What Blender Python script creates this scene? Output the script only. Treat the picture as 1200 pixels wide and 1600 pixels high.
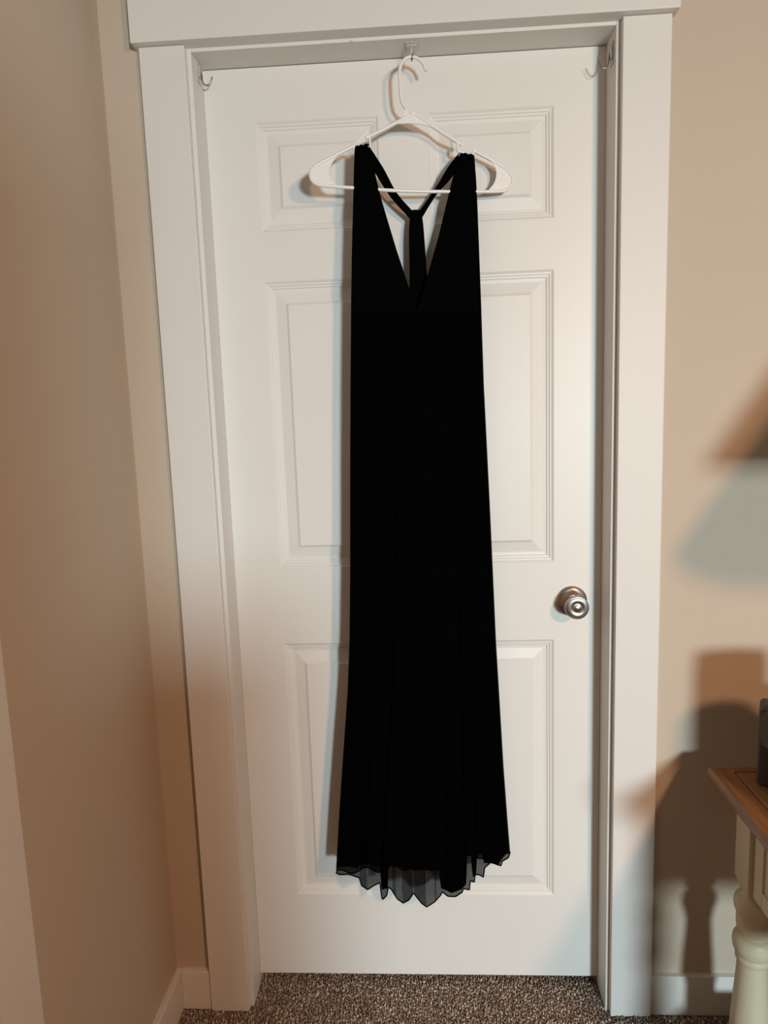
import bpy, bmesh, math, random
import numpy as np
from mathutils import Matrix, Vector

for o in list(bpy.data.objects):
    bpy.data.objects.remove(o, do_unlink=True)
scene = bpy.context.scene
COL = scene.collection
random.seed(7)
rng = np.random.default_rng(7)

# ------------------------------------------------------------------ camera
# metres; door face is the plane y = 0, the room lies at y < 0, floor z = 0
def camera():
    rx, ry, rz = -0.1385, 0.0342, 0.0558
    R = Matrix.Rotation(rz, 3, 'Z') @ Matrix.Rotation(rx, 3, 'X') @ Matrix.Rotation(ry, 3, 'Y')
    right, fwd, up = R.col[0], R.col[1], R.col[2]
    cd = bpy.data.cameras.new('camera')
    cam = bpy.data.objects.new('camera', cd)
    COL.objects.link(cam)
    M = Matrix((right, up, -fwd)).transposed().to_4x4()
    M.translation = Vector((0.0183, -1.4833, 1.3402))
    cam.matrix_world = M
    cd.sensor_fit = 'VERTICAL'
    cd.sensor_height = 36.0
    cd.lens = 36.0 * 1081.93 / 1600.0
    cd.clip_start = 0.02
    scene.camera = cam
camera()

# ------------------------------------------------------------------ world, lights, exposure
w = bpy.data.worlds.new('world'); scene.world = w; w.use_nodes = True
w.node_tree.nodes['Background'].inputs[0].default_value = (0.02, 0.018, 0.016, 1)
w.node_tree.nodes['Background'].inputs[1].default_value = 0.3
vs = scene.view_settings
vs.view_transform = 'Standard'; vs.look = 'None'; vs.exposure = 0.0; vs.gamma = 1.0
vs.use_curve_mapping = False

def light(name, kind, loc, power, color, size, target=None, spread=180):
    ld = bpy.data.lights.new(name, kind)
    ld.energy = power; ld.color = color
    if kind == 'AREA':
        ld.shape = 'DISK'; ld.size = size; ld.spread = math.radians(spread)
    else:
        ld.shadow_soft_size = size
    o = bpy.data.objects.new(name, ld); COL.objects.link(o)
    o.location = loc
    if target is not None:
        o.rotation_euler = (Vector(target) - Vector(loc)).to_track_quat('-Z', 'Y').to_euler()
    return o
# cool neutral lamp at the far end of the room
light('far_lamp_light', 'AREA', (1.48, -4.5, 1.30), 79, (0.74, 0.93, 1.0), 0.48, (0.1, 0.0, -0.4), 130)
# warm bulbs right of the camera
light('warm_bulb_light', 'AREA', (1.20, -2.3, 1.86), 17.8, (1.0, 0.55, 0.31), 0.18, (0.1, 0.0, -0.1), 150)

# ------------------------------------------------------------------ helpers
def link(o, parent=None, label=None, cat=None, group=None, kind=None):
    COL.objects.link(o)
    if parent is not None: o.parent = parent
    if label: o['label'] = label
    if cat: o['category'] = cat
    if group: o['group'] = group
    if kind: o['kind'] = kind
    return o

def empty(name, loc=(0, 0, 0), rz=0.0, **k):
    o = bpy.data.objects.new(name, None)
    o.empty_display_size = 0.05
    o.location = loc; o.rotation_euler = (0, 0, rz)
    return link(o, **k)

def mobj(name, verts, faces, mat, parent=None, smooth=False, **k):
    me = bpy.data.meshes.new(name)
    me.from_pydata([tuple(map(float, v)) for v in verts], [], faces)
    me.update()
    if smooth:
        me.shade_smooth()
    me.materials.append(mat)
    o = bpy.data.objects.new(name, me)
    return link(o, parent, **k)

def bmobj(name, bm, mat, parent=None, smooth=False, **k):
    bmesh.ops.recalc_face_normals(bm, faces=bm.faces)
    me = bpy.data.meshes.new(name)
    bm.to_mesh(me); bm.free()
    if smooth: me.shade_smooth()
    me.materials.append(mat)
    o = bpy.data.objects.new(name, me)
    return link(o, parent, **k)

def add_box(bm, x0, x1, y0, y1, z0, z1, bev=0.0, seg=2):
    b2 = bmesh.new()
    r = bmesh.ops.create_cube(b2, size=1.0)
    for v in b2.verts:
        v.co = Vector((x0 + (v.co.x + .5) * (x1 - x0), y0 + (v.co.y + .5) * (y1 - y0), z0 + (v.co.z + .5) * (z1 - z0)))
    if bev > 0:
        bmesh.ops.bevel(b2, geom=list(b2.edges), offset=bev, segments=seg, profile=0.6, affect='EDGES')
    tmp = bpy.data.meshes.new('tmp'); b2.to_mesh(tmp); b2.free()
    bm.from_mesh(tmp); bpy.data.meshes.remove(tmp)

def box(name, x0, x1, y0, y1, z0, z1, mat, parent=None, bev=0.0, seg=2, **k):
    bm = bmesh.new(); add_box(bm, x0, x1, y0, y1, z0, z1, bev, seg)
    return bmobj(name, bm, mat, parent, **k)

def tube_geo(path, r, n=10, closed=False):
    P = [Vector(p) for p in path]; N = len(P)
    rad = r if hasattr(r, '__len__') else [r] * N
    verts, faces = [], []
    ref = None
    for i in range(N):
        if closed: t = (P[(i + 1) % N] - P[i - 1])
        else: t = P[min(i + 1, N - 1)] - P[max(i - 1, 0)]
        t.normalize()
        if ref is None:
            ref = Vector((0, 1, 0)) if abs(t.y) < .9 else Vector((1, 0, 0))
        u = (ref - t * ref.dot(t)).normalized(); ref = u
        v = t.cross(u)
        for k in range(n):
            a = 2 * math.pi * k / n
            verts.append(P[i] + (u * math.cos(a) + v * math.sin(a)) * rad[i])
    for i in range(N if closed else N - 1):
        for k in range(n):
            a = i * n + k; b = i * n + (k + 1) % n
            j = (i + 1) % N
            faces.append((a, b, j * n + (k + 1) % n, j * n + k))
    if not closed:
        faces.append(tuple(range(n))[::-1]); faces.append(tuple((N - 1) * n + k for k in range(n)))
    return verts, faces

def merge(*geos):
    V, F = [], []
    for v, f in geos:
        b = len(V); V += list(v); F += [tuple(i + b for i in q) for q in f]
    return V, F

def smooth_path(pts, sub=4, closed=False):
    P = [np.array(p, float) for p in pts]; N = len(P); out = []
    rngN = N if closed else N - 1
    for i in range(rngN):
        p0 = P[i - 1] if (closed or i > 0) else P[0]
        p1 = P[i]; p2 = P[(i + 1) % N]
        p3 = P[(i + 2) % N] if (closed or i + 2 < N) else P[-1]
        for k in range(sub):
            t = k / sub
            out.append(0.5 * ((2 * p1) + (-p0 + p2) * t + (2 * p0 - 5 * p1 + 4 * p2 - p3) * t * t + (-p0 + 3 * p1 - 3 * p2 + p3) * t ** 3))
    if not closed: out.append(P[-1])
    return out

def lathe_geo(prof, c, axis='z', n=32):
    """prof: (radius, height) list, closed at both ends by tiny radii"""
    verts, faces = [], []
    for r, h in prof:
        for k in range(n):
            a = 2 * math.pi * k / n
            if axis == 'z': verts.append((c[0] + r * math.cos(a), c[1] + r * math.sin(a), c[2] + h))
            else: verts.append((c[0] + r * math.cos(a), c[1] - h, c[2] + r * math.sin(a)))
    for i in range(len(prof) - 1):
        for k in range(n):
            a = i * n + k; b = i * n + (k + 1) % n
            faces.append((a, b, b + n, a + n) if axis == 'z' else (a, b, b + n, a + n))
    faces.append(tuple(range(n))[::-1]); faces.append(tuple((len(prof) - 1) * n + k for k in range(n)))
    return verts, faces

def auto_smooth(o, ang=35):
    me = o.data
    me.shade_smooth()
    try: me.set_sharp_from_angle(angle=math.radians(ang))
    except Exception: pass
    return o

# ------------------------------------------------------------------ materials
def new_mat(name, col, rough=0.5, spec=0.5, metal=0.0):
    m = bpy.data.materials.new(name); m.use_nodes = True
    b = m.node_tree.nodes['Principled BSDF']
    b.inputs['Base Color'].default_value = (*col, 1)
    b.inputs['Roughness'].default_value = rough
    b.inputs['Specular IOR Level'].default_value = spec
    b.inputs['Metallic'].default_value = metal
    return m, m.node_tree, b

def noise_paint(name, col, rough, spec, scale, bump, var=0.04, dist=0.001):
    m, nt, b = new_mat(name, col, rough, spec)
    tc = nt.nodes.new('ShaderNodeTexCoord')
    n1 = nt.nodes.new('ShaderNodeTexNoise'); n1.inputs['Scale'].default_value = scale; n1.inputs['Detail'].default_value = 4
    n2 = nt.nodes.new('ShaderNodeTexNoise'); n2.inputs['Scale'].default_value = 3.0; n2.inputs['Detail'].default_value = 3
    mp = nt.nodes.new('ShaderNodeMapRange')
    mp.inputs['To Min'].default_value = 1 - var; mp.inputs['To Max'].default_value = 1 + var
    mx = nt.nodes.new('ShaderNodeVectorMath'); mx.operation = 'SCALE'
    mx.inputs[0].default_value = col
    bp = nt.nodes.new('ShaderNodeBump'); bp.inputs['Strength'].default_value = bump; bp.inputs['Distance'].default_value = dist
    L = nt.links.new
    L(tc.outputs['Object'], n1.inputs['Vector']); L(tc.outputs['Object'], n2.inputs['Vector'])
    L(n2.outputs['Fac'], mp.inputs['Value']); L(mp.outputs['Result'], mx.inputs['Scale'])
    L(mx.outputs['Vector'], b.inputs['Base Color'])
    L(n1.outputs['Fac'], bp.inputs['Height']); L(bp.outputs['Normal'], b.inputs['Normal'])
    return m

M_wall = noise_paint('wall_paint', (0.57, 0.47, 0.37), 0.75, 0.25, 260, 0.12, 0.03)
M_ceil = noise_paint('ceiling_paint', (0.62, 0.60, 0.56), 0.9, 0.1, 120, 0.2, 0.02)
M_door = noise_paint('door_paint', (0.80, 0.775, 0.73), 0.42, 0.4, 300, 0.04, 0.015)
M_trim = noise_paint('trim_paint', (0.76, 0.73, 0.69), 0.45, 0.25, 180, 0.05, 0.02)
M_plastic, _, _ = new_mat('white_plastic', (0.86, 0.83, 0.80), 0.35, 0.5)
M_hookplate, _, _b = new_mat('clear_plastic', (0.75, 0.73, 0.70), 0.15, 0.6)
_b.inputs['Transmission Weight'].default_value = 0.35
M_steel, _, _ = new_mat('hook_steel', (0.32, 0.30, 0.28), 0.3, 0.5, 1.0)
M_gap, _, _ = new_mat('dark_gap', (0.03, 0.025, 0.02), 0.9, 0.1)

def nickel():
    m, nt, b = new_mat('brushed_nickel', (0.42, 0.385, 0.34), 0.32, 0.5, 1.0)
    b.inputs['Anisotropic'].default_value = 0.5
    tc = nt.nodes.new('ShaderNodeTexCoord'); n = nt.nodes.new('ShaderNodeTexNoise')
    n.inputs['Scale'].default_value = 400
    mp = nt.nodes.new('ShaderNodeMapRange'); mp.inputs['To Min'].default_value = 0.28; mp.inputs['To Max'].default_value = 0.38
    nt.links.new(tc.outputs['Object'], n.inputs['Vector']); nt.links.new(n.outputs['Fac'], mp.inputs['Value'])
    nt.links.new(mp.outputs['Result'], b.inputs['Roughness'])
    return m
M_nickel = nickel()

def cloth(name, col, alpha=1.0, weave=1800):
    m, nt, b = new_mat(name, col, 0.95, 0.0)
    b.inputs['Alpha'].default_value = alpha
    tc = nt.nodes.new('ShaderNodeTexCoord'); n = nt.nodes.new('ShaderNodeTexNoise')
    n.inputs['Scale'].default_value = weave; n.inputs['Detail'].default_value = 2
    bp = nt.nodes.new('ShaderNodeBump'); bp.inputs['Strength'].default_value = 0.25; bp.inputs['Distance'].default_value = 0.0004
    nt.links.new(tc.outputs['Object'], n.inputs['Vector']); nt.links.new(n.outputs['Fac'], bp.inputs['Height'])
    nt.links.new(bp.outputs['Normal'], b.inputs['Normal'])
    return m
M_black = cloth('black_jersey', (0.0018, 0.0018, 0.0019))
M_chiffon = cloth('black_chiffon', (0.0014, 0.0014, 0.0015), 0.85)
M_chiffon2 = cloth('black_chiffon_fold', (0.0014, 0.0014, 0.0015), 0.55)

def wood():
    m, nt, b = new_mat('honey_pine', (0.45, 0.22, 0.08), 0.38, 0.45)
    tc = nt.nodes.new('ShaderNodeTexCoord'); mp = nt.nodes.new('ShaderNodeMapping')
    mp.inputs['Scale'].default_value = (22, 1.6, 22)
    n = nt.nodes.new('ShaderNodeTexNoise'); n.inputs['Scale'].default_value = 3; n.inputs['Detail'].default_value = 6; n.inputs['Distortion'].default_value = 0.8
    cr = nt.nodes.new('ShaderNodeValToRGB')
    cr.color_ramp.elements[0].position = 0.3; cr.color_ramp.elements[0].color = (0.17, 0.066, 0.02, 1)
    cr.color_ramp.elements[1].position = 0.72; cr.color_ramp.elements[1].color = (0.32, 0.148, 0.05, 1)
    L = nt.links.new
    L(tc.outputs['Object'], mp.inputs['Vector']); L(mp.outputs['Vector'], n.inputs['Vector'])
    L(n.outputs['Fac'], cr.inputs['Fac']); L(cr.outputs['Color'], b.inputs['Base Color'])
    return m
M_wood = wood()
M_cream = noise_paint('cream_paint', (0.66, 0.57, 0.40), 0.45, 0.4, 90, 0.08, 0.06)
M_device, _, _ = new_mat('charcoal_plastic', (0.075, 0.068, 0.064), 0.5, 0.35)
M_devfab = noise_paint('grey_speaker_fabric', (0.22, 0.20, 0.18), 0.9, 0.1, 1500, 0.5, 0.05)
M_shade = noise_paint('lamp_shade_fabric', (0.62, 0.56, 0.46), 0.9, 0.1, 700, 0.2, 0.03)
M_ceramic, _, _ = new_mat('glazed_ceramic', (0.30, 0.26, 0.22), 0.2, 0.5)

def carpet_mats():
    # floor backing with the same speckle for where the built pile ends
    m, nt, b = new_mat('carpet_backing', (0.2, 0.15, 0.12), 1.0, 0.0)
    tc = nt.nodes.new('ShaderNodeTexCoord'); v = nt.nodes.new('ShaderNodeTexVoronoi'); v.inputs['Scale'].default_value = 230
    cr = nt.nodes.new('ShaderNodeValToRGB')
    cr.color_ramp.elements[0].color = (0.10, 0.07, 0.055, 1); cr.color_ramp.elements[1].color = (0.42, 0.36, 0.30, 1)
    bp = nt.nodes.new('ShaderNodeBump'); bp.inputs['Distance'].default_value = 0.004
    L = nt.links.new
    L(tc.outputs['Object'], v.inputs['Vector']); L(v.outputs['Color'], cr.inputs['Fac']); L(cr.outputs['Color'], b.inputs['Base Color'])
    L(v.outputs['Distance'], bp.inputs['Height']); L(bp.outputs['Normal'], b.inputs['Normal'])
    p, nt, b = new_mat('carpet_yarn', (0.2, 0.15, 0.12), 1.0, 0.0)
    at = nt.nodes.new('ShaderNodeAttribute'); at.attribute_name = 'yarn'
    cr = nt.nodes.new('ShaderNodeValToRGB')
    e = cr.color_ramp.elements
    e[0].color = (0.16, 0.115, 0.09, 1); e[1].position = 1.0; e[1].color = (0.72, 0.63, 0.54, 1)
    k = e.new(0.55); k.color = (0.36, 0.285, 0.23, 1)
    nt.links.new(at.outputs['Fac'], cr.inputs['Fac']); nt.links.new(cr.outputs['Color'], b.inputs['Base Color'])
    return m, p
M_backing, M_yarn = carpet_mats()

# ------------------------------------------------------------------ setting
XL = -0.5754          # left wall face
YW = -0.0705          # door wall face
XR, YB, ZC = 6.00, -9.00, 2.90
S = 0.4002            # half of the door opening
REV, CW, TC = 0.0075, 0.0879, 0.0171
HEAD = 2.04

floor = box('floor', XL - .2, XR + .2, YB - .2, 0.6, -0.06, -0.006, M_backing, kind='structure')
box('ceiling', XL - .2, XR + .2, YB - .2, 0.3, ZC, ZC + .1, M_ceil, kind='structure')
def wall_with_opening(name, a0, a1, o0, o1, zt, plane, thick, along):
    bm = bmesh.new()
    for (p, q, z0, z1) in ((a0, o0, -.006, ZC), (o1, a1, -.006, ZC), (o0, o1, zt, ZC)):
        if along == 'x': add_box(bm, p, q, plane, plane + thick, z0, z1)
        else: add_box(bm, plane - thick, plane, p, q, z0, z1)
    return bmobj(name, bm, M_wall, kind='structure')
OPN = S + 0.018
wall_with_opening('wall_back', XL - .15, XR + .15, -OPN, OPN, HEAD + .018, YW, 0.12, 'x')
Y2 = -1.0986          # centre of the door in the left wall
wall_with_opening('wall_left', YB, YW, Y2 - OPN, Y2 + OPN, HEAD + .018, XL, 0.12, 'y')
box('wall_right', XR, XR + .1, YB, YW, -.006, ZC, M_wall, kind='structure')
box('wall_rear', XL - .1, XR + .1, YB - .1, YB, -.006, ZC, M_wall, kind='structure')

# ---- panelled door: stile and rail face with six moulded panels
PX0, PX1 = 0.0502, 0.2992
PZ = [(0.226, 0.8407), (1.0148, 1.6239), (1.7235, 1.9358)]
Z0, Z1 = 0.0186, 2.0385
PROFILE = [(0.000, 0.0), (0.0045, 0.0036), (0.0080, 0.0040), (0.0095, 0.0064), (0.0130, 0.0068), (0.0150, 0.0094), (0.0215, 0.0100),
           (0.0435, 0.0046), (0.0490, 0.0003)]
def panel_geo(x0, x1, z0, z1):
    verts, faces = [], []
    for off, dep in PROFILE:
        verts += [(x0 + off, dep, z0 + off), (x1 - off, dep, z0 + off), (x1 - off, dep, z1 - off), (x0 + off, dep, z1 - off)]
    for i in range(len(PROFILE) - 1):
        for k in range(4):
            a = i * 4 + k; b = i * 4 + (k + 1) % 4
            faces.append((a, b, b + 4, a + 4))
    n = (len(PROFILE) - 1) * 4
    faces.append((n, n + 1, n + 2, n + 3))
    return verts, faces

def slab_geo():
    xs = [-S + .0004, -PX1, -PX0, PX0, PX1, S - .0004]
    zs = [Z0] + [z for p in PZ for z in p] + [Z1]
    holes = {(c, r) for c in (1, 3) for r in (1, 3, 5)}
    V, F = [], []
    for z in zs:
        for x in xs: V.append((x, 0, z))
    for r in range(len(zs) - 1):
        for c in range(5):
            if (c, r) in holes: continue
            a = r * 6 + c
            F.append((a, a + 1, a + 7, a + 6))
    # edges and back
    n = len(V); x0, x1 = xs[0], xs[-1]; T = 0.035
    V += [(x0, 0, Z0), (x1, 0, Z0), (x1, 0, Z1), (x0, 0, Z1), (x0, T, Z0), (x1, T, Z0), (x1, T, Z1), (x0, T, Z1)]
    for q in ((0, 4, 5, 1), (1, 5, 6, 2), (2, 6, 7, 3), (3, 7, 4, 0), (4, 7, 6, 5)): F.append(tuple(n + i for i in q))
    return V, F

def build_door(n, loc, rz, knob=True):
    root = empty('door_%d' % n, loc, rz, kind='structure')
    v, f = slab_geo(); mobj('door_slab', v, f, M_door, root)
    for (z0, z1) in PZ:
        for (x0, x1) in ((-PX1, -PX0), (PX0, PX1)):
            v, f = panel_geo(x0, x1, z0, z1)
            mobj('door_panel', v, f, M_door, root)
    if knob:
        c = (0.3372, 0.0, 0.9269)
        rose = [(0.0001, -.002), (0.0330, -.002), (0.0335, 0.001), (0.0325, 0.0035), (0.0305, 0.005), (0.0270, 0.0058), (0.0225, 0.0085),
                (0.0170, 0.0125), (0.0145, 0.0135), (0.0001, 0.0136)]
        g = lathe_geo(rose, c, 'y', 48)
        k = auto_smooth(mobj('door_knob', *g, M_nickel, root, label='brushed nickel round door knob'), 30)
        neck = [(0.0001, 0.012), (0.0125, 0.012), (0.0115, 0.020), (0.0120, 0.028), (0.0165, 0.034), (0.0215, 0.040), (0.0245, 0.046), (0.0252, 0.051),
                (0.0245, 0.0555), (0.0232, 0.0570), (0.0222, 0.0572), (0.0205, 0.0590), (0.0165, 0.0600), (0.0120, 0.0592), (0.0092, 0.0578), (0.0080, 0.0580),
                (0.0072, 0.0592), (0.0045, 0.0604), (0.0001, 0.0608)]
        auto_smooth(mobj('knob_grip', *lathe_geo(neck, c, 'y', 48), M_nickel, k), 30)
        box('latch_plate', S - .003, S - .0005, .006, .028, .898, .955, M_nickel, root, bev=.0005)
    return root

def build_frame(n, loc, rz, nick=False):
    root = empty('trim_%d' % n, loc, rz, kind='structure')
    zt = HEAD + REV
    for s in (-1, 1):
        a, b = sorted((s * S, s * (S + .018)))
        box('side_jamb', a, b, YW, .05, -.006, HEAD + .018, M_trim, root, bev=.0012)
        a, b = sorted((s * (S + REV), s * (S + REV + CW)))
        box('side_casing', a, b, YW - TC, YW + .001, -.004, 2.0455, M_trim, root, bev=.0018)
    box('head_jamb', -S, S, YW, .05, HEAD, HEAD + .018, M_trim, root, bev=.0012)
    hx = S + REV + CW + .0092
    box('head_casing', -hx, hx, YW - .0329, YW + .001, 2.0462, 2.185, M_trim, root, bev=.0018)
    for s in (-1, 1):
        a, b = sorted((s * S, s * (S - .011)))
        box('door_stop', a, b, .0355, .05, .0, HEAD, M_trim, root)
    if nick:
        bm = bmesh.new(); bmesh.ops.create_icosphere(bm, subdivisions=2, radius=1)
        for v in bm.verts: v.co = Vector((-.0905 + v.co.x * .0045, YW - .0005 + v.co.y * .0018, 2.0418 + v.co.z * .0022))
        bmobj('paint_drip', bm, M_trim, root, smooth=True)
    return root

build_frame(1, (0, 0, 0), 0, True)
build_door(1, (0, 0, 0), 0)
build_frame(2, (XL - .0705, Y2, 0), math.pi / 2)
build_door(2, (XL - .0705, Y2, 0), math.pi / 2, False)

# ---- baseboards with a small square-eased top and a caulk ledge
BH, BT = 0.0925, 0.013
def baseboard_geo(bm, x0, x1, y0, y1): add_box(bm, x0, x1, y0, y1, -.004, BH, .0025, 3)
bm = bmesh.new(); baseboard_geo(bm, XL + BT, -(S + REV + CW) - .0005, YW - BT, YW + .002)
bmobj('baseboard_back', bm, M_trim, kind='structure')
bm = bmesh.new(); baseboard_geo(bm, S + REV + CW + .0005, XR, YW - BT, YW + .002)
bmobj('baseboard_back', bm, M_trim, kind='structure')
bm = bmesh.new(); baseboard_geo(bm, XL - .002, XL + BT, Y2 + S + REV + CW + .0005, YW)
bmobj('baseboard_left', bm, M_trim, kind='structure')

# ---- carpet pile: short twisted loops
def carpet():
    sp = 0.0046
    xs = np.arange(XL + BT, 1.30, sp); ys = np.arange(-0.75, 0.03, sp)
    X, Y = np.meshgrid(xs, ys); X = X.ravel(); Y = Y.ravel()
    X = X + rng.uniform(-.0022, .0022, X.size); Y = Y + rng.uniform(-.0022, .0022, Y.size)
    keep = np.ones(X.size, bool)
    inop = (np.abs(X) < S - .002)
    keep &= ~((Y > YW - BT - .001) & ~inop)
    cas = (np.abs(X) >= S - .002) & (np.abs(X) <= S + REV + CW + .002)
    keep &= ~(cas & (Y > YW - TC - .001))
    X = X[keep]; Y = Y[keep]; N = X.size
    H = rng.uniform(.0035, .0085, N); Rr = rng.uniform(.0019, .0030, N)
    ang = rng.uniform(0, 2 * np.pi, N); lx = rng.uniform(-.002, .002, N); ly = rng.uniform(-.002, .002, N)
    verts = np.zeros((N, 9, 3))
    for k in range(4):
        a = ang + k * np.pi / 2
        verts[:, k] = np.stack([X + .7 * Rr * np.cos(a), Y + .7 * Rr * np.sin(a), np.full(N, -.0065)], 1)
        verts[:, 4 + k] = np.stack([X + lx * .6 + Rr * np.cos(a + .4), Y + ly * .6 + Rr * np.sin(a + .4), -.006 + H * .6], 1)
    verts[:, 8] = np.stack([X + lx, Y + ly, -.006 + H], 1)
    quads = [(k, (k + 1) % 4, 4 + (k + 1) % 4, 4 + k) for k in range(4)]
    tris = [(4 + k, 4 + (k + 1) % 4, 8) for k in range(4)]
    me = bpy.data.meshes.new('carpet_pile')
    me.vertices.add(N * 9); me.vertices.foreach_set('co', verts.ravel())
    base = (np.arange(N) * 9)[:, None]
    li = np.concatenate([(base + np.array(quads).ravel()[None]), (base + np.array(tris).ravel()[None])], 1).ravel()
    me.loops.add(li.size); me.loops.foreach_set('vertex_index', li.astype(np.int32))
    tot = np.tile(np.array([4] * 4 + [3] * 4), N); st = np.concatenate([[0], np.cumsum(tot)[:-1]])
    me.polygons.add(tot.size); me.polygons.foreach_set('loop_start', st.astype(np.int32))
    me.update(calc_edges=True)
    at = me.attributes.new('yarn', 'FLOAT', 'POINT')
    c = np.clip(rng.normal(.5, .27, N), 0, 1)
    at.data.foreach_set('value', np.repeat(c, 9).astype(np.float32))
    me.shade_smooth()
    me.materials.append(M_yarn)
    o = bpy.data.objects.new('carpet_pile', me)
    link(o, None, label='brown and beige speckled short carpet pile below the door', cat='carpet', kind='stuff')
carpet()

# ------------------------------------------------------------------ black dress on white hanger
def PL(x, off=0.0):            # the hanging plane, left end nearer the room
    return -0.0602 + 0.16 * x - off
def P3(p, off=0.0): return (p[0], PL(p[0], off), p[1])

def build_hanger():
    root = empty('clothes_hanger', (0.022, PL(.022), 2.0136), 0,
                 label='white plastic clothes hanger hanging from the clear hook above the door', cat='hanger')
    def T(v): return [(a[0] - .022, a[1] - PL(.022), a[2] - 2.0136) for a in v]
    def part(name, g, smooth=True, ang=50):
        o = mobj(name, T(g[0]), g[1], M_plastic, root)
        return auto_smooth(o, ang)
    HOOK = [(.0475, 1.9891), (.0435, 2.0004), (.0352, 2.0093), (.0232, 2.0136), (.0109, 2.0111), (.0022, 2.0031), (-.0024, 1.9906), (-.0030, 1.9725),
            (-.0019, 1.9463), (.0007, 1.9326), (.0071, 1.9224), (.0216, 1.9133)]
    RARM = [(.0216, 1.9133), (.0385, 1.9031), (.0628, 1.8871), (.0874, 1.8722), (.1133, 1.8571)]
    LARM = [(.0240, 1.9134), (.0016, 1.9028), (-.0357, 1.8841), (-.0716, 1.8677)]
    part('hook', tube_geo([P3(p) for p in smooth_path(HOOK, 5)], .0032, 12))
    part('arm', merge(tube_geo([P3(p) for p in smooth_path(RARM, 3)], .0033, 12), tube_geo([P3(p) for p in smooth_path([(.1058, 1.8610), (.1056, 1.8454), (.1193, 1.8425), (.1356, 1.8400), (.1357, 1.8467)], 4)], .0026, 10)))
    part('arm', merge(tube_geo([P3(p) for p in smooth_path(LARM, 3)], .0033, 12), tube_geo([P3(p) for p in smooth_path([(-.0642, 1.8700), (-.0636, 1.8530), (-.0759, 1.8497), (-.0906, 1.8475), (-.0940, 1.8537)], 4)], .0026, 10)))
    LOOP = [(-.0940, 1.8537), (-.1348, 1.8339), (-.1595, 1.8222), (-.1719, 1.8141), (-.1778, 1.8048), (-.1777, 1.7944), (-.1708, 1.7862), (-.1553, 1.7816),
            (-.1007, 1.7775), (-.0394, 1.7733), (.0226, 1.7709), (.0852, 1.7702), (.1485, 1.7701), (.1931, 1.7713), (.2060, 1.7767), (.2125, 1.7863),
            (.2125, 1.7971), (.2037, 1.8090), (.1873, 1.8203), (.1620, 1.8338), (.1357, 1.8467)]
    part('frame', tube_geo([P3(p) for p in smooth_path(LOOP, 4)], .0033, 12))
    def web(outline_a, outline_b, th=.0013):
        n = len(outline_a); V, F = [], []
        for o in (th, -th):
            for a, b in zip(outline_a, outline_b): V += [P3(a, o), P3(b, o)]
        for i in range(n - 1):
            a = 2 * i; F.append((a, a + 1, a + 3, a + 2))
            b = 2 * n + a; F.append((b, b + 2, b + 3, b + 1))
            F.append((a + 1, b + 1, b + 3, a + 3)); F.append((a, a + 2, b + 2, b))
        F.append((0, 2 * n, 2 * n + 1, 1)); e = 2 * n - 2; F.append((e, e + 1, e + 1 + 2 * n, e + 2 * n))
        return V, F
    WL = smooth_path([(-.1226, 1.8374), (-.1365, 1.8223), (-.1426, 1.8084), (-.1424, 1.7991), (-.1380, 1.7886), (-.1262, 1.7804)], 4)
    OL = smooth_path([(-.1240, 1.8391), (-.1595, 1.8222), (-.1735, 1.8110), (-.1778, 1.7990), (-.1708, 1.7862), (-.1262, 1.7795)], 4)
    part('end_web', web(OL, WL), ang=30)
    WR = smooth_path([(.1630, 1.8322), (.1746, 1.8220), (.1808, 1.8101), (.1806, 1.7970), (.1754, 1.7839), (.1638, 1.7715)], 4)
    OR = smooth_path([(.1640, 1.8328), (.1873, 1.8203), (.2050, 1.8080), (.2135, 1.7920), (.2060, 1.7767), (.1638, 1.7706)], 4)
    part('end_web', web(OR, WR), ang=30)
    WC = smooth_path([(-.0195, 1.8925), (.0137, 1.8948), (.0444, 1.8916), (.0751, 1.8802)], 4)
    OC = smooth_path([(-.0195, 1.8925), (.0060, 1.9048), (.0228, 1.9125), (.0400, 1.9020), (.0751, 1.8802)], 3)
    part('centre_web', web(OC, WC), ang=30)
    NW = [(.0030, 1.9040), (.0040, 1.9120), (.0060, 1.9225)]; NB = [(.0090, 1.9060), (.0130, 1.9100), (.0150, 1.9155)]
    part('neck_web', web(NW, NB, .0016), ang=30)
build_hanger()

LEFT = [(-.0928, 1.8525), (-.0955, 1.8166), (-.0985, 1.7698), (-.1063, 1.6510), (-.1115, 1.5539), (-.1187, 1.4048), (-.1271, 1.2121), (-.1351, 1.0121),
        (-.1420, .8746), (-.1505, .7623), (-.1659, .6191), (-.1796, .4871), (-.1922, .3550)]
RIGHT = [(.1381, 1.8396), (.1412, 1.7934), (.1430, 1.7456), (.1454, 1.6484), (.1478, 1.5493), (.1508, 1.3969), (.1557, 1.2662), (.1606, 1.1320),
         (.1651, .9942), (.1696, .8527), (.1764, .7071), (.1834, .5574), (.1908, .4344), (.1960, .3560)]
VL = [(-.0646, 1.8585), (-.0545, 1.7992), (-.0460, 1.7603), (-.0350, 1.7199), (-.0182, 1.6598), (.0025, 1.5926), (.0189, 1.5442)]
VR = [(.1105, 1.8430), (.0932, 1.7910), (.0836, 1.7553), (.0644, 1.6857), (.0397, 1.6068), (.0189, 1.5442)]
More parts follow.
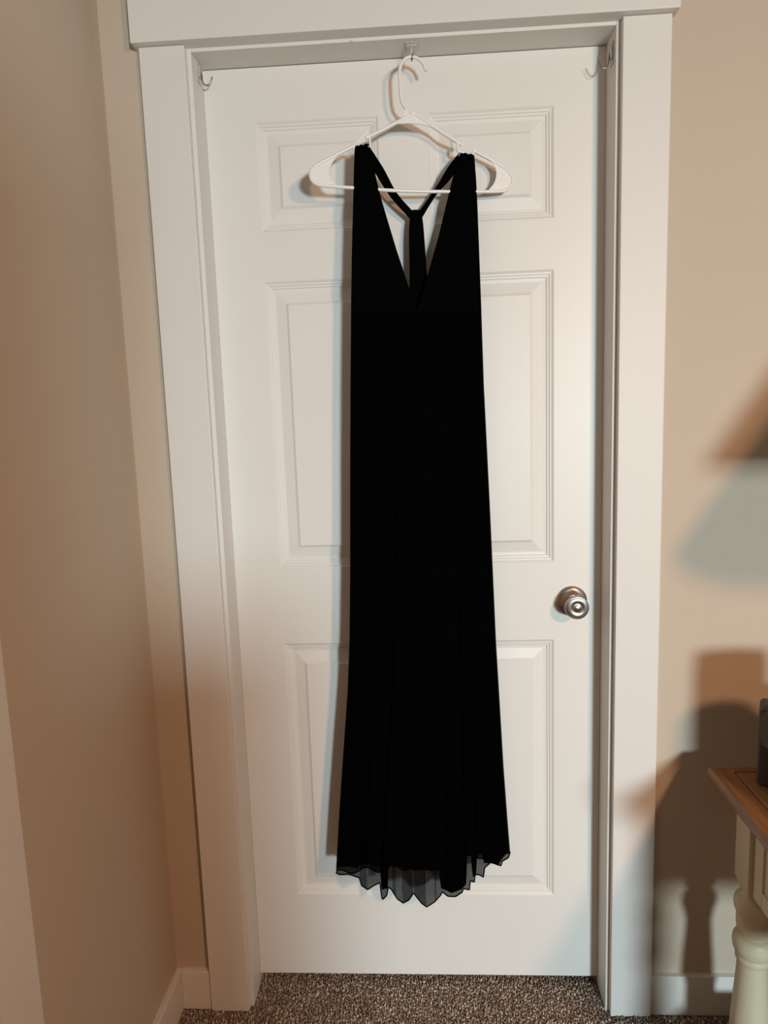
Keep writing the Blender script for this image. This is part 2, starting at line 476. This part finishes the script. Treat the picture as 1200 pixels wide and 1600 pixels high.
HEMF = [(-.1926, .3459), (-.1830, .3402), (-.1649, .3397), (-.1471, .3315), (-.1415, .3294), (-.1367, .3087), (-.1230, .2978), (-.1086, .3070), (-.0957, .3118),
        (-.0941, .2757), (-.0900, .2706), (-.0811, .2820), (-.0791, .2990), (-.0722, .2935), (-.0587, .2685), (-.0462, .2576), (-.0331, .2639), (-.0227, .2784),
        (-.0186, .2717), (-.0048, .2511), (.0051, .2421), (.0241, .2525), (.0374, .2668), (.0405, .2743), (.0532, .2618), (.0706, .2598), (.0853, .2676),
        (.0884, .2767), (.1018, .2717), (.1035, .2941), (.1140, .2895), (.1151, .3084), (.1238, .3058), (.1339, .2984), (.1371, .3216), (.1504, .3327),
        (.1751, .3222), (.1782, .3328), (.1929, .3407), (.1974, .3543)]
LIN = [(-.1920, .3581), (-.1642, .3565), (-.1464, .3484), (-.1401, .3677), (-.1220, .3626), (-.0959, .3474), (-.0948, .2946), (-.0807, .2929), (-.0768, .3469),
       (-.0310, .3387), (-.0213, .3298), (.0359, .3250), (.0378, .2825), (.0606, .2672), (.0854, .2739), (.0957, .2822), (.0999, .3570), (.1086, .3545),
       (.1106, .3026), (.1194, .3016), (.1231, .3576), (.1332, .3519), (.1388, .3320), (.1708, .3250), (.1960, .3565)]
def fz(tab, z):                # x as a function of height
    t = sorted((b, a) for a, b in tab); return np.interp(z, [p[0] for p in t], [p[1] for p in t])
def fx(tab, x): return np.interp(x, [p[0] for p in tab], [p[1] for p in tab])
XA, XB = -.1926, .1974
# fold ridges (+1) and valleys (-1) across the hem, as fractions of the width
RID = [(-.1926, 0), (-.170, .6), (-.1440, -1), (-.123, 1), (-.0957, -1), (-.088, 1.3), (-.079, -1), (-.046, .9), (-.0227, -1), (.005, 1.0), (.0405, -1), (.062, .8), (.0884, -.9),
       (.100, .9), (.1150, -1), (.131, .9), (.1385, -1), (.165, .7), (.178, -.8), (.190, .5), (.1974, 0)]
RS = [((x - XA) / (XB - XA), f) for x, f in RID]
def fold(s):
    s = np.clip(s, 0, 1)
    xs = np.array([p[0] for p in RS]); fs = np.array([p[1] for p in RS])
    i = np.clip(np.searchsorted(xs, s) - 1, 0, len(xs) - 2)
    t = (s - xs[i]) / (xs[i + 1] - xs[i]); t = t * t * (3 - 2 * t)
    return fs[i] + (fs[i + 1] - fs[i]) * t
ZV = 1.5442
def skirt_front(s, z, inset=0.0):
    """y of the front cloth; s across 0..1, z height"""
    t = np.clip((ZV - z) / (ZV - .28), 0, 1)
    x = fz(LEFT, z) + (fz(RIGHT, z) - fz(LEFT, z)) * s
    lens = np.sqrt(np.clip(1 - (2 * s - 1) ** 2, 0, 1))
    th = .013 + .014 * t
    shift = s - .16 * (1 - t) * np.sin(np.pi * s) * (1 - s)
    amp = (.0012 + .0085 * t ** 1.3) * np.minimum(1, 5 * np.minimum(s, 1 - s) + .05)
    fine = .0007 * np.sin(s * 95 + 3 * np.sin(z * 2)) * (1 - .5 * t)
    y = -.0602 + .16 * x - (th * lens + amp * fold(shift) * .8 + fine - inset)
    return x, y
def skirt_back(s, z, inset=0.0):
    t = np.clip((ZV - z) / (ZV - .28), 0, 1)
    x = fz(LEFT, z) + (fz(RIGHT, z) - fz(LEFT, z)) * s
    lens = np.sqrt(np.clip(1 - (2 * s - 1) ** 2, 0, 1))
    amp = (.001 + .005 * t) * np.minimum(1, 5 * np.minimum(s, 1 - s))
    y = -.0602 + .16 * x + (.010 + .008 * t) * lens + amp * np.sin(s * 42 + 1.0) * .5 - inset
    return x, y

def tube_cloth(name, parent, mat, ztop, hem_front, hem_back, inset, NS=220, NR=90):
    V, F = [], []
    ring = 2 * NS
    sf = np.linspace(0, 1, NS); sb = np.linspace(1, 0, NS + 2)[1:-1]
    for r in range(NR + 1):
        q = r / NR; q = q + .0
        zf = ztop + (hem_front(sf) - ztop) * q
        zb = ztop + (hem_back(sb) - ztop) * q
        sfi = inset * 3 + sf * (1 - inset * 6); sbi = inset * 3 + sb * (1 - inset * 6)
        x, y = skirt_front(sfi, zf, inset); V += list(zip(x, y, zf))
        x, y = skirt_back(sbi, zb, inset); V += list(zip(x, y, zb))
    ring = NS * 2
    for r in range(NR):
        for k in range(ring):
            a = r * ring + k; b = r * ring + (k + 1) % ring
            F.append((a, a + ring, b + ring, b))
    o = mobj(name, V, F, mat, parent, smooth=True)
    return o, [V[NR * ring + k] for k in range(ring)]

def build_dress():
    root = empty('dress', (0, 0, 0), 0, label='long black sleeveless dress with deep V neckline and sheer hem hanging on the white hanger', cat='dress')
    lift = lambda s: .72 * (.027 * np.sqrt(np.clip(1 - (2 * s - 1) ** 2, 0, 1)) + .0078 * fold(s) * np.minimum(1, 5 * np.minimum(s, 1 - s) + .05))
    hemf = lambda s: fx(HEMF, XA + (XB - XA) * s) + lift(s)
    hemb = lambda s: .346 + .010 * s - .020 * np.sin(np.pi * s) ** .8 + .005 * np.sin(s * 42 + 1)
    sk, rim = tube_cloth('skirt', root, M_chiffon, ZV + .004, hemf, hemb, 0.0)
    lin, _ = tube_cloth('lining', root, M_black, ZV + .004, lambda s: fx(LIN, XA + (XB - XA) * s) + lift(s), lambda s: .36 + .004 * s - .02 * np.sin(np.pi * s), 0.0022)
    mobj('rolled_hem', *tube_geo(rim, .0015, 6, closed=True), M_black, sk, smooth=True)
    for xa, xb in ((-.1400, -.1235), (-.0465, -.0245), (-.0215, .0045), (-.0690, -.0610), (.0240, .0275)):      # doubled pleat folds that show through the sheer hem
        V, F = [], []; n1, n2 = 8, 30
        for i in range(n2 + 1):
            for k in range(n1 + 1):
                sv = (xa + (xb - xa) * k / n1 - XA) / (XB - XA)
                zh = float(hemf(np.array([sv]))[0]); z = .46 + (zh + .0012 - .46) * i / n2
                x, y = skirt_front(np.array([sv]), np.array([z]), .0011)
                V.append((x[0], y[0], z))
        for i in range(n2):
            for k in range(n1):
                a = i * (n1 + 1) + k; F.append((a, a + n1 + 1, a + n1 + 2, a + 1))
        mobj('pleat_fold', V, F, M_chiffon2, sk, smooth=True)
    # bodice panels, gathered over the hanger notches
    def panel(left):
        NS, NR = 60, 70
        V, F = [], []
        ztop_o = 1.8525 if left else 1.8396; ztop_i = 1.8575 if left else 1.8430
        ring = 2 * NS
        for r in range(NR + 1):
            q = r / NR
            for side in (0, 1):
                ss = np.linspace(0, 1, NS) if side == 0 else np.linspace(1, 0, NS + 2)[1:-1]
                if left:
                    zt = ztop_o + (ztop_i - ztop_o) * ss + .0014 * np.sin(ss * 19) + .001 * np.sin(ss * 47)
                else:
                    zt = ztop_i + (ztop_o - ztop_i) * ss + .0014 * np.sin(ss * 17 + 1) + .001 * np.sin(ss * 51)
                z = zt + (ZV - .006 - zt) * q
                if left: xo, xi = fz(LEFT, z), fz(VL, z); x = xo + (xi - xo) * ss
                else: xo, xi = fz(RIGHT, z), fz(VR, z); x = xi + (xo - xi) * ss
                so = (x - fz(LEFT, z)) / (fz(RIGHT, z) - fz(LEFT, z))
                lens = np.sqrt(np.clip(1 - (2 * ss - 1) ** 2, 0, 1))
                b = np.clip((q - .35) / .65, 0, 1); b = b * b * (3 - 2 * b)
                full = np.sqrt(np.clip(1 - (2 * so - 1) ** 2, 0, 1))
                gather = .0011 * np.sin(ss * 40 + 2 * q) * (1 - .75 * q) + .0006 * np.sin(ss * 83) * (1 - .6 * q)
                cap = min(1, .15 + math.sqrt(min(1, q * 22)))
                if side == 0:
                    y = PL(x) - (((1 - b) * .0085 * lens * cap + b * .0135 * full) + gather * np.minimum(1, 6 * np.minimum(ss, 1 - ss)))
                else:
                    y = PL(x) + ((1 - b) * .0080 * lens * cap + b * .0100 * full)
                V += list(zip(x, y, z))
        for r in range(NR):
            for k in range(ring):
                a = r * ring + k; c = r * ring + (k + 1) % ring
                F.append((a, a + ring, c + ring, c))
        F.append(tuple(range(ring)))
        mobj('bodice_panel', V, F, M_black, root, smooth=True)
    panel(True); panel(False)
    # racer back: two straps from the shoulders to a loop, one band down into the back
    def ribbon(name, A, B, y_a, y_b, th=.0035, n=6):
        A = smooth_path(A, n); B = smooth_path(B, n); N = len(A); M = 7
        V, F = [], []
        for i in range(N):
            q = i / (N - 1); off = y_a + (y_b - y_a) * q
            for k in range(2 * M):
                t = k / (M - 1) if k < M else (2 * M - 1 - k) / (M - 1)
                x = A[i][0] + (B[i][0] - A[i][0]) * t; z = A[i][1] + (B[i][1] - A[i][1]) * t
                bul = th * math.sqrt(max(0, 1 - (2 * t - 1) ** 2)) * (-1 if k < M else 1) + .0005 * math.sin(t * 17)
                V.append((x, PL(x) + off + bul, z))
        R_ = 2 * M
        for i in range(N - 1):
            for k in range(R_):
                a = i * R_ + k; c = i * R_ + (k + 1) % R_
                F.append((a, a + R_, c + R_, c))
        F.append(tuple(range(R_))); F.append(tuple((N - 1) * R_ + k for k in range(R_))[::-1])
        return mobj(name, V, F, M_black, root, smooth=True)
    BLU = [(-.0665, 1.8570), (-.0394, 1.8172), (-.0156, 1.7751), (.0140, 1.7435)]
    BLL = [(-.0700, 1.8350), (-.0549, 1.8064), (-.0285, 1.7667), (.0100, 1.7265)]
    BRU = [(.1087, 1.8440), (.0875, 1.8210), (.0611, 1.7835), (.0290, 1.7435)]
    BRL = [(.1060, 1.8180), (.0921, 1.7981), (.0620, 1.7690), (.0325, 1.7276)]
    ribbon('back_strap', BLU, BLL, .004, .030)
    ribbon('back_strap', BRU, BRL, .004, .030)
    CSL = [(.0125, 1.7440), (.0085, 1.7240), (.0061, 1.6897), (.0052, 1.6153), (.0020, 1.5563), (-.0110, 1.5059)]
    CSR = [(.0305, 1.7440), (.0345, 1.7239), (.0369, 1.6895), (.0402, 1.6149), (.0425, 1.5557), (.0518, 1.5045)]
    ribbon('centre_back_strap', CSL, CSR, .030, .008, .0045)
build_dress()

# ------------------------------------------------------------------ adhesive hooks
def build_hook(name, label, loc, rot):
    """local: plate lies in the xz plane facing -y, wire hook curls out along -y"""
    root = empty(name, loc, 0, label=label, cat='hook', group='clear adhesive hooks in the door frame')
    root.rotation_euler = rot
    bm = bmesh.new(); add_box(bm, -.0095, .0095, -.0022, .0004, -.020, .020, .0009)
    auto_smooth(bmobj('adhesive_strip', bm, M_hookplate, root))
    bm = bmesh.new(); add_box(bm, -.0065, .0065, -.0055, -.002, -.010, .012, .0016)
    auto_smooth(bmobj('hook_base', bm, M_hookplate, root))
    wire = smooth_path([(0, -.0035, .004), (0, -.0065, -.004), (0, -.0075, -.016), (0, -.012, -.0235), (0, -.019, -.0235), (0, -.0245, -.017), (0, -.0275, -.009)], 5)
    mobj('wire_hook', *tube_geo(wire, .0014, 10), M_steel, root, smooth=True)
build_hook('adhesive_hook', 'clear adhesive hook with wire curl on the left side of the door frame', (-S, -.030, 2.022), (0, 0, math.pi / 2))
build_hook('adhesive_hook', 'clear adhesive hook with wire curl on the right side of the door frame', (S, -.046, 2.002), (0, 0, -math.pi / 2))
def build_top_hook():
    root = empty('adhesive_hook', (.0213, -.0417, HEAD), 0,
                 label='clear adhesive hook under the top of the door frame, holding the hanger', cat='hook', group='clear adhesive hooks in the door frame')
    bm = bmesh.new(); add_box(bm, -.0125, .0125, -.017, .019, -.0022, .0004, .0009)
    auto_smooth(bmobj('adhesive_strip', bm, M_hookplate, root))
    bm = bmesh.new(); add_box(bm, -.0105, .0105, -.0135, .004, -.0065, -.002, .0018)
    auto_smooth(bmobj('hook_base', bm, M_hookplate, root))
    yy = PL(.022) + .0417
    stem = [(0, -.008, -.004), (-.0005, -.010, -.012), (-.0008, yy + .006, -.020), (-.0008, yy + .0055, -.028)]
    mobj('hook_stem', *tube_geo(smooth_path(stem, 4), .0021, 10), M_hookplate, root, smooth=True)
    wire = smooth_path([(-.0008, yy + .0055, -.026), (-.0006, yy + .004, -.0312), (0, yy, -.0328), (.0008, yy - .0045, -.0305), (.0022, yy - .0058, -.022)], 5)
    mobj('wire_hook', *tube_geo(wire, .0012, 10), M_steel, root, smooth=True)
build_top_hook()

# ------------------------------------------------------------------ bedside table
TX0, TX1, TY0, TY1, TZ = 0.5700, 1.140, -0.760, -0.1605, 0.629
def build_table():
    root = empty('bedside_table', ((TX0 + TX1) / 2, (TY0 + TY1) / 2, 0), 0,
                 label='cream painted bedside table with turned legs and honey wood top beside the door', cat='table')
    cx, cy = root.location.x, root.location.y
    def loc(v): return [(a - cx, b - cy, c) for a, b, c in v]
    # moulded top: bullnose lip, ogee, groove, raised field
    prof = [(0.004, -.026), (0.0005, -.021), (0.0, -.014), (0.001, -.006), (0.004, -.001), (0.009, .0005), (0.014, -.0005), (0.020, .0005), (0.028, .0045), (0.0335, .0065), (0.0345, .0035), (0.0375, .0035), (0.0390, .0075), (0.0420, .0090)]
    V, F = [], []
    for off, dz in prof:
        V += [(TX0 + off, TY0 + off, TZ + dz), (TX1 - off, TY0 + off, TZ + dz), (TX1 - off, TY1 - off, TZ + dz), (TX0 + off, TY1 - off, TZ + dz)]
    for i in range(len(prof) - 1):
        for k in range(4):
            a = 4 * i + k; b = 4 * i + (k + 1) % 4; F.append((a, b, b + 4, a + 4))
    n = 4 * (len(prof) - 1); F.append((n, n + 1, n + 2, n + 3)); F.append((3, 2, 1, 0))
    auto_smooth(mobj('table_top', loc(V), F, M_wood, root), 30)
    lx = (0.606 + .0275, TX1 - .036 - .0275); ly = (-0.213 - .0275, TY0 + .0525 + .0275)
    for x in lx:
        for y in ly:
            leg_bm = bmesh.new()
            h = .0275
            add_box(leg_bm, x - h, x + h, y - h, y + h, .434, .606, .0025, 2)
            tv = []
            for (hh, zz) in ((h - .001, .437), (h * .84, .424), (h * .70, .414)):     # chamfered lower end of the block
                tv.append([leg_bm.verts.new((x + a * hh, y + b * hh, zz)) for a, b in ((-1, -1), (1, -1), (1, 1), (-1, 1))])
            for q in range(2):
                for k in range(4): leg_bm.faces.new((tv[q][k], tv[q][(k + 1) % 4], tv[q + 1][(k + 1) % 4], tv[q + 1][k]))
            leg_bm.faces.new(tv[2]); leg_bm.faces.new(tv[0])
            prof = [(.0001, .420), (.0225, .420), (.0235, .409), (.0262, .4075), (.0330, .404), (.0362, .396), (.0366, .388), (.0350, .379), (.0322, .3725), (.0312, .372),
                    (.0312, .350), (.0296, .338), (.0262, .3315), (.0262, .329), (.0315, .3265), (.0355, .319), (.0366, .308), (.0350, .297), (.0310, .2885), (.0285, .2875), (.0287, .285), (.0305, .282), (.0305, .276), (.0285, .272), (.0268, .2715),
                    (.0272, .255), (.0300, .210), (.0332, .165), (.0348, .143), (.0340, .131), (.0310, .124), (.0280, .121), (.0001, .120)]
            v, f = lathe_geo(prof, (x, y, 0), 'z', 36)
            tmp = bpy.data.meshes.new('tmp'); tmp.from_pydata(v, [], f); leg_bm.from_mesh(tmp); bpy.data.meshes.remove(tmp)
            add_box(leg_bm, x - .027, x + .027, y - .027, y + .027, .060, .124, .003, 2)
            prof = [(.0001, .064), (.0200, .064), (.0280, .055), (.0310, .042), (.0290, .028), (.0200, .012), (.0150, .000), (.0001, -.0005)]
            v, f = lathe_geo(prof, (x, y, 0), 'z', 36)
            tmp = bpy.data.meshes.new('tmp'); tmp.from_pydata(v, [], f); leg_bm.from_mesh(tmp); bpy.data.meshes.remove(tmp)
            for vv in leg_bm.verts: vv.co.x -= cx; vv.co.y -= cy
            auto_smooth(bmobj('leg', leg_bm, M_cream, root), 38)
    def bx(name, x0, x1, y0, y1, z0, z1, mat, parent=root, bev=.0015):
        return box(name, x0 - cx, x1 - cx, y0 - cy, y1 - cy, z0, z1, mat, parent, bev=bev)
    za, zb = .430, .604
    bx('side_apron', lx[0] - .0155, lx[0] + .004, ly[1] + .0265, ly[0] - .0265, za, zb, M_cream)
    bx('apron_stile', lx[0] - .0195, lx[0] - .010, ly[0] - .0275 - .036, ly[0] - .0275 - .004, za - .002, zb - .001, M_cream)
    bx('apron_rail', lx[0] - .0195, lx[0] - .010, ly[1] + .0275, ly[0] - .0275 - .0365, za - .002, za + .03, M_cream)
    bx('side_apron', lx[1] - .004, lx[1] + .0155, ly[1] + .0265, ly[0] - .0265, za, zb, M_cream)
    bx('back_apron', lx[0] + .0265, lx[1] - .0265, ly[0] - .004, ly[0] + .0155, za, zb, M_cream)
    bx('front_apron', lx[0] + .0265, lx[1] - .0265, ly[1] - .004, ly[1] + .0155, za, zb, M_cream)
    d = bx('drawer_front', lx[0] + .045, lx[1] - .045, ly[1] - .020, ly[1] - .004, za + .025, zb - .02, M_cream, bev=.004)
    g = lathe_geo([(.0001, .0), (.007, .0), (.006, .010), (.013, .018), (.014, .024), (.009, .029), (.0001, .030)], ((lx[0] + lx[1]) / 2 - cx, ly[1] - .020 - cy, (za + zb) / 2), 'y', 24)
    auto_smooth(mobj('drawer_knob', *g, M_wood, d))
    bx('lower_shelf', lx[0] - .01, lx[1] + .01, ly[1] - .01, ly[0] + .01, .082, .102, M_wood, bev=.003)
build_table()
TS = TZ + .009

def build_speaker():
    x0, x1 = .632, .800
    root = empty('bedside_speaker', (.7150, -.2516, TS), math.radians(-27), label='dark grey rounded speaker with lighter slanted face on the bedside table', cat='speaker')
    def prism(prof, xa, xb, r, n=6):
        """side profile (y,z) swept along x with rounded left and right ends"""
        V, F = [], []
        c = np.mean(prof, 0); st = []
        for k in range(n + 1):
            a = math.pi / 2 * k / n; st.append((xa + r * (1 - math.sin(a)), r * (1 - math.cos(a))))
        st = st[::-1] + []
        full = [(x, i) for x, i in st] ; full = sorted(full, key=lambda t: t[0])
        mir = [(xb - (x - xa), i) for x, i in full][::-1]
        for x, ins in full + mir:
            for p in prof:
                d = np.array(p) - c; L_ = np.linalg.norm(d); q = c + d * max(.02, (L_ - ins) / L_)
                V.append((x - .716, q[0] + .212, q[1]))
        m = len(prof); R_ = len(full + mir)
        for i in range(R_ - 1):
            for k in range(m):
                a = i * m + k; b = i * m + (k + 1) % m; F.append((a, b, b + m, a + m))
        F.append(tuple(range(m))[::-1]); F.append(tuple((R_ - 1) * m + k for k in range(m)))
        return V, F
    prof = [(-.246, 0.0), (-.253, .006), (-.2535, .070), (-.2525, .078), (-.240, .143), (-.233, .147), (-.190, .147), (-.175, .138), (-.170, .120), (-.170, .006), (-.176, 0.0)]
    v, f = prism(prof, x0, x1, .009)
    auto_smooth(mobj('speaker_body', v, f, M_device, root), 40)
    # lighter face panel on the slanted front, rounded corners
    pts = []; rc = .016; W2 = (x1 - x0) / 2 - .0035; H2 = .034
    for (sx, sz, a0) in ((1, 1, 0), (-1, 1, 90), (-1, -1, 180), (1, -1, 270)):
        for k in range(7):
            a = math.radians(a0 + 15 * k)
            pts.append((sx * (W2 - rc) + rc * math.cos(a), sz * (H2 - rc) + rc * math.sin(a)))
    c0 = np.array([-.2460, .1100]); d = np.array([.0125, .065]); d /= np.linalg.norm(d); nrm = np.array([-d[1], d[0]])
    V, F = [], []
    for o in (-.002, .0022):
        for px, pz in pts:
            q = c0 + d * pz + nrm * o; V.append((px, q[0] + .212, q[1]))
    m = len(pts)
    for k in range(m): F.append((k, (k + 1) % m, m + (k + 1) % m, m + k))
    F.append(tuple(range(m, 2 * m))); F.append(tuple(range(m))[::-1])
    mobj('speaker_face', V, F, M_devfab, root)
build_speaker()

def build_lamp():
    c = (.866, -.530)
    root = empty('table_lamp', (c[0], c[1], TS), 0, label='unlit table lamp with cone shade at the right end of the bedside table', cat='lamp')
    auto_smooth(mobj('lamp_base', *lathe_geo([(.0001, 0), (.055, 0), (.055, .010), (.030, .022), (.018, .040), (.030, .09), (.042, .17), (.036, .26), (.018, .33), (.012, .36), (.0001, .362)], (0, 0, 0)), M_ceramic, root))
    mobj('lamp_stem', *tube_geo([(0, 0, .355), (0, 0, .62)], .006, 12), M_steel, root, smooth=True)
    V, F = [], []; n = 64
    ring = [(.190, .587), (.056, .790), (.053, .790), (.187, .587)]
    for r, z in ring:
        for k in range(n):
            a = 2 * math.pi * k / n; V.append((r * math.cos(a), r * math.sin(a), z))
    for i in range(4):
        for k in range(n):
            a = i * n + k; b = i * n + (k + 1) % n; j = ((i + 1) % 4) * n
            F.append((a, b, j + (k + 1) % n, j + k))
    auto_smooth(mobj('lamp_shade', V, F, M_shade, root))
    sp = []
    for k in range(3):
        a = 2 * math.pi * k / 3
        sp.append(tube_geo([(0, 0, .615), (.18 * math.cos(a), .18 * math.sin(a), .600)], .002, 6))
    mobj('shade_spider', *merge(*sp), M_steel, root)
build_lamp()
def build_jar_stand_in():  # unseen object of unknown kind, added as a jar for its wall shadow
    root = empty('jar_stand_in', (.715, -.420, TS), 0, label='jar-shaped stand-in for an unseen object that shadows the wall beside the lamp', cat='jar')
    auto_smooth(mobj('stand_in_body', *lathe_geo([(.0001, 0), (.060, 0), (.068, .01), (.070, .05), (.070, .20), (.066, .215), (.0001, .216)], (0, 0, 0)), M_ceramic, root))
    auto_smooth(mobj('stand_in_lid', *lathe_geo([(.0001, .214), (.069, .216), (.070, .225), (.068, .231), (.0001, .232)], (0, 0, 0)), M_wood, root))
build_jar_stand_in()

# ------------------------------------------------------------------ added chest, unseen behind the camera, casting the camera holder's shadow leftward
def build_shade_chest():
    x0, x1, y0, y1, h = XL + .02, .292, -2.52, -2.04, 1.60
    root = empty('shade_chest', ((x0 + x1) / 2, (y0 + y1) / 2, 0), 0, label='tall honey wood chest, added out of view to shade the left wall', cat='chest')
    cx, cy = root.location.x, root.location.y
    W2 = (x1 - x0) / 2; D2 = (y1 - y0) / 2
    box('body', -W2, W2, -D2, D2, .08, h - .025, M_wood, root, bev=.004)
    box('shade_chest_top', -W2 - .008, W2 + .008, -D2 - .012, D2 + .012, h - .025, h, M_wood, root, bev=.006)
    for sx in (-1, 1):
        for sy in (-1, 1):
            auto_smooth(mobj('foot', *lathe_geo([(.0001, 0), (.022, 0), (.034, .03), (.034, .06), (.028, .085), (.0001, .086)], (sx * (W2 - .05), sy * (D2 - .05), -.004)), M_wood, root))
    n = 5; hh = (h - .025 - .08 - .06) / n
    for i in range(n):
        z = .11 + i * hh
        d = box('drawer', -W2 + .03, W2 - .03, -D2 - .018, -D2 - .0005, z + .008, z + hh - .008, M_wood, root, bev=.004)
        for sx in (-1, 1):
            g = lathe_geo([(.0001, 0), (.008, 0), (.007, .012), (.015, .02), (.014, .027), (.0001, .030)], (sx * W2 * .5, -D2 - .018, z + hh / 2), 'y', 20)
            auto_smooth(mobj('drawer_knob', *g, M_nickel, d))
build_shade_chest()

def build_shade_hamper():  # invented hamper out of view, widens the cast shade over the lower left
    root = empty('shade_hamper', (.441, -2.18, 0), 0, label='tall round cream hamper, added out of view to shade the lower left of the door', cat='hamper')
    auto_smooth(mobj('shade_hamper_body', *lathe_geo([(.0001, -.004), (.128, -.004), (.132, .01), (.132, .5), (.125, 1.06), (.0001, 1.061)], (0, 0, 0), 'z', 48), M_cream, root))
    auto_smooth(mobj('shade_hamper_lid', *lathe_geo([(.0001, 1.058), (.130, 1.059), (.130, 1.08), (.118, 1.094), (.02, 1.10), (.018, 1.11), (.014, 1.12), (.0001, 1.122)], (0, 0, 0), 'z', 48), M_wood, root))
build_shade_hamper()
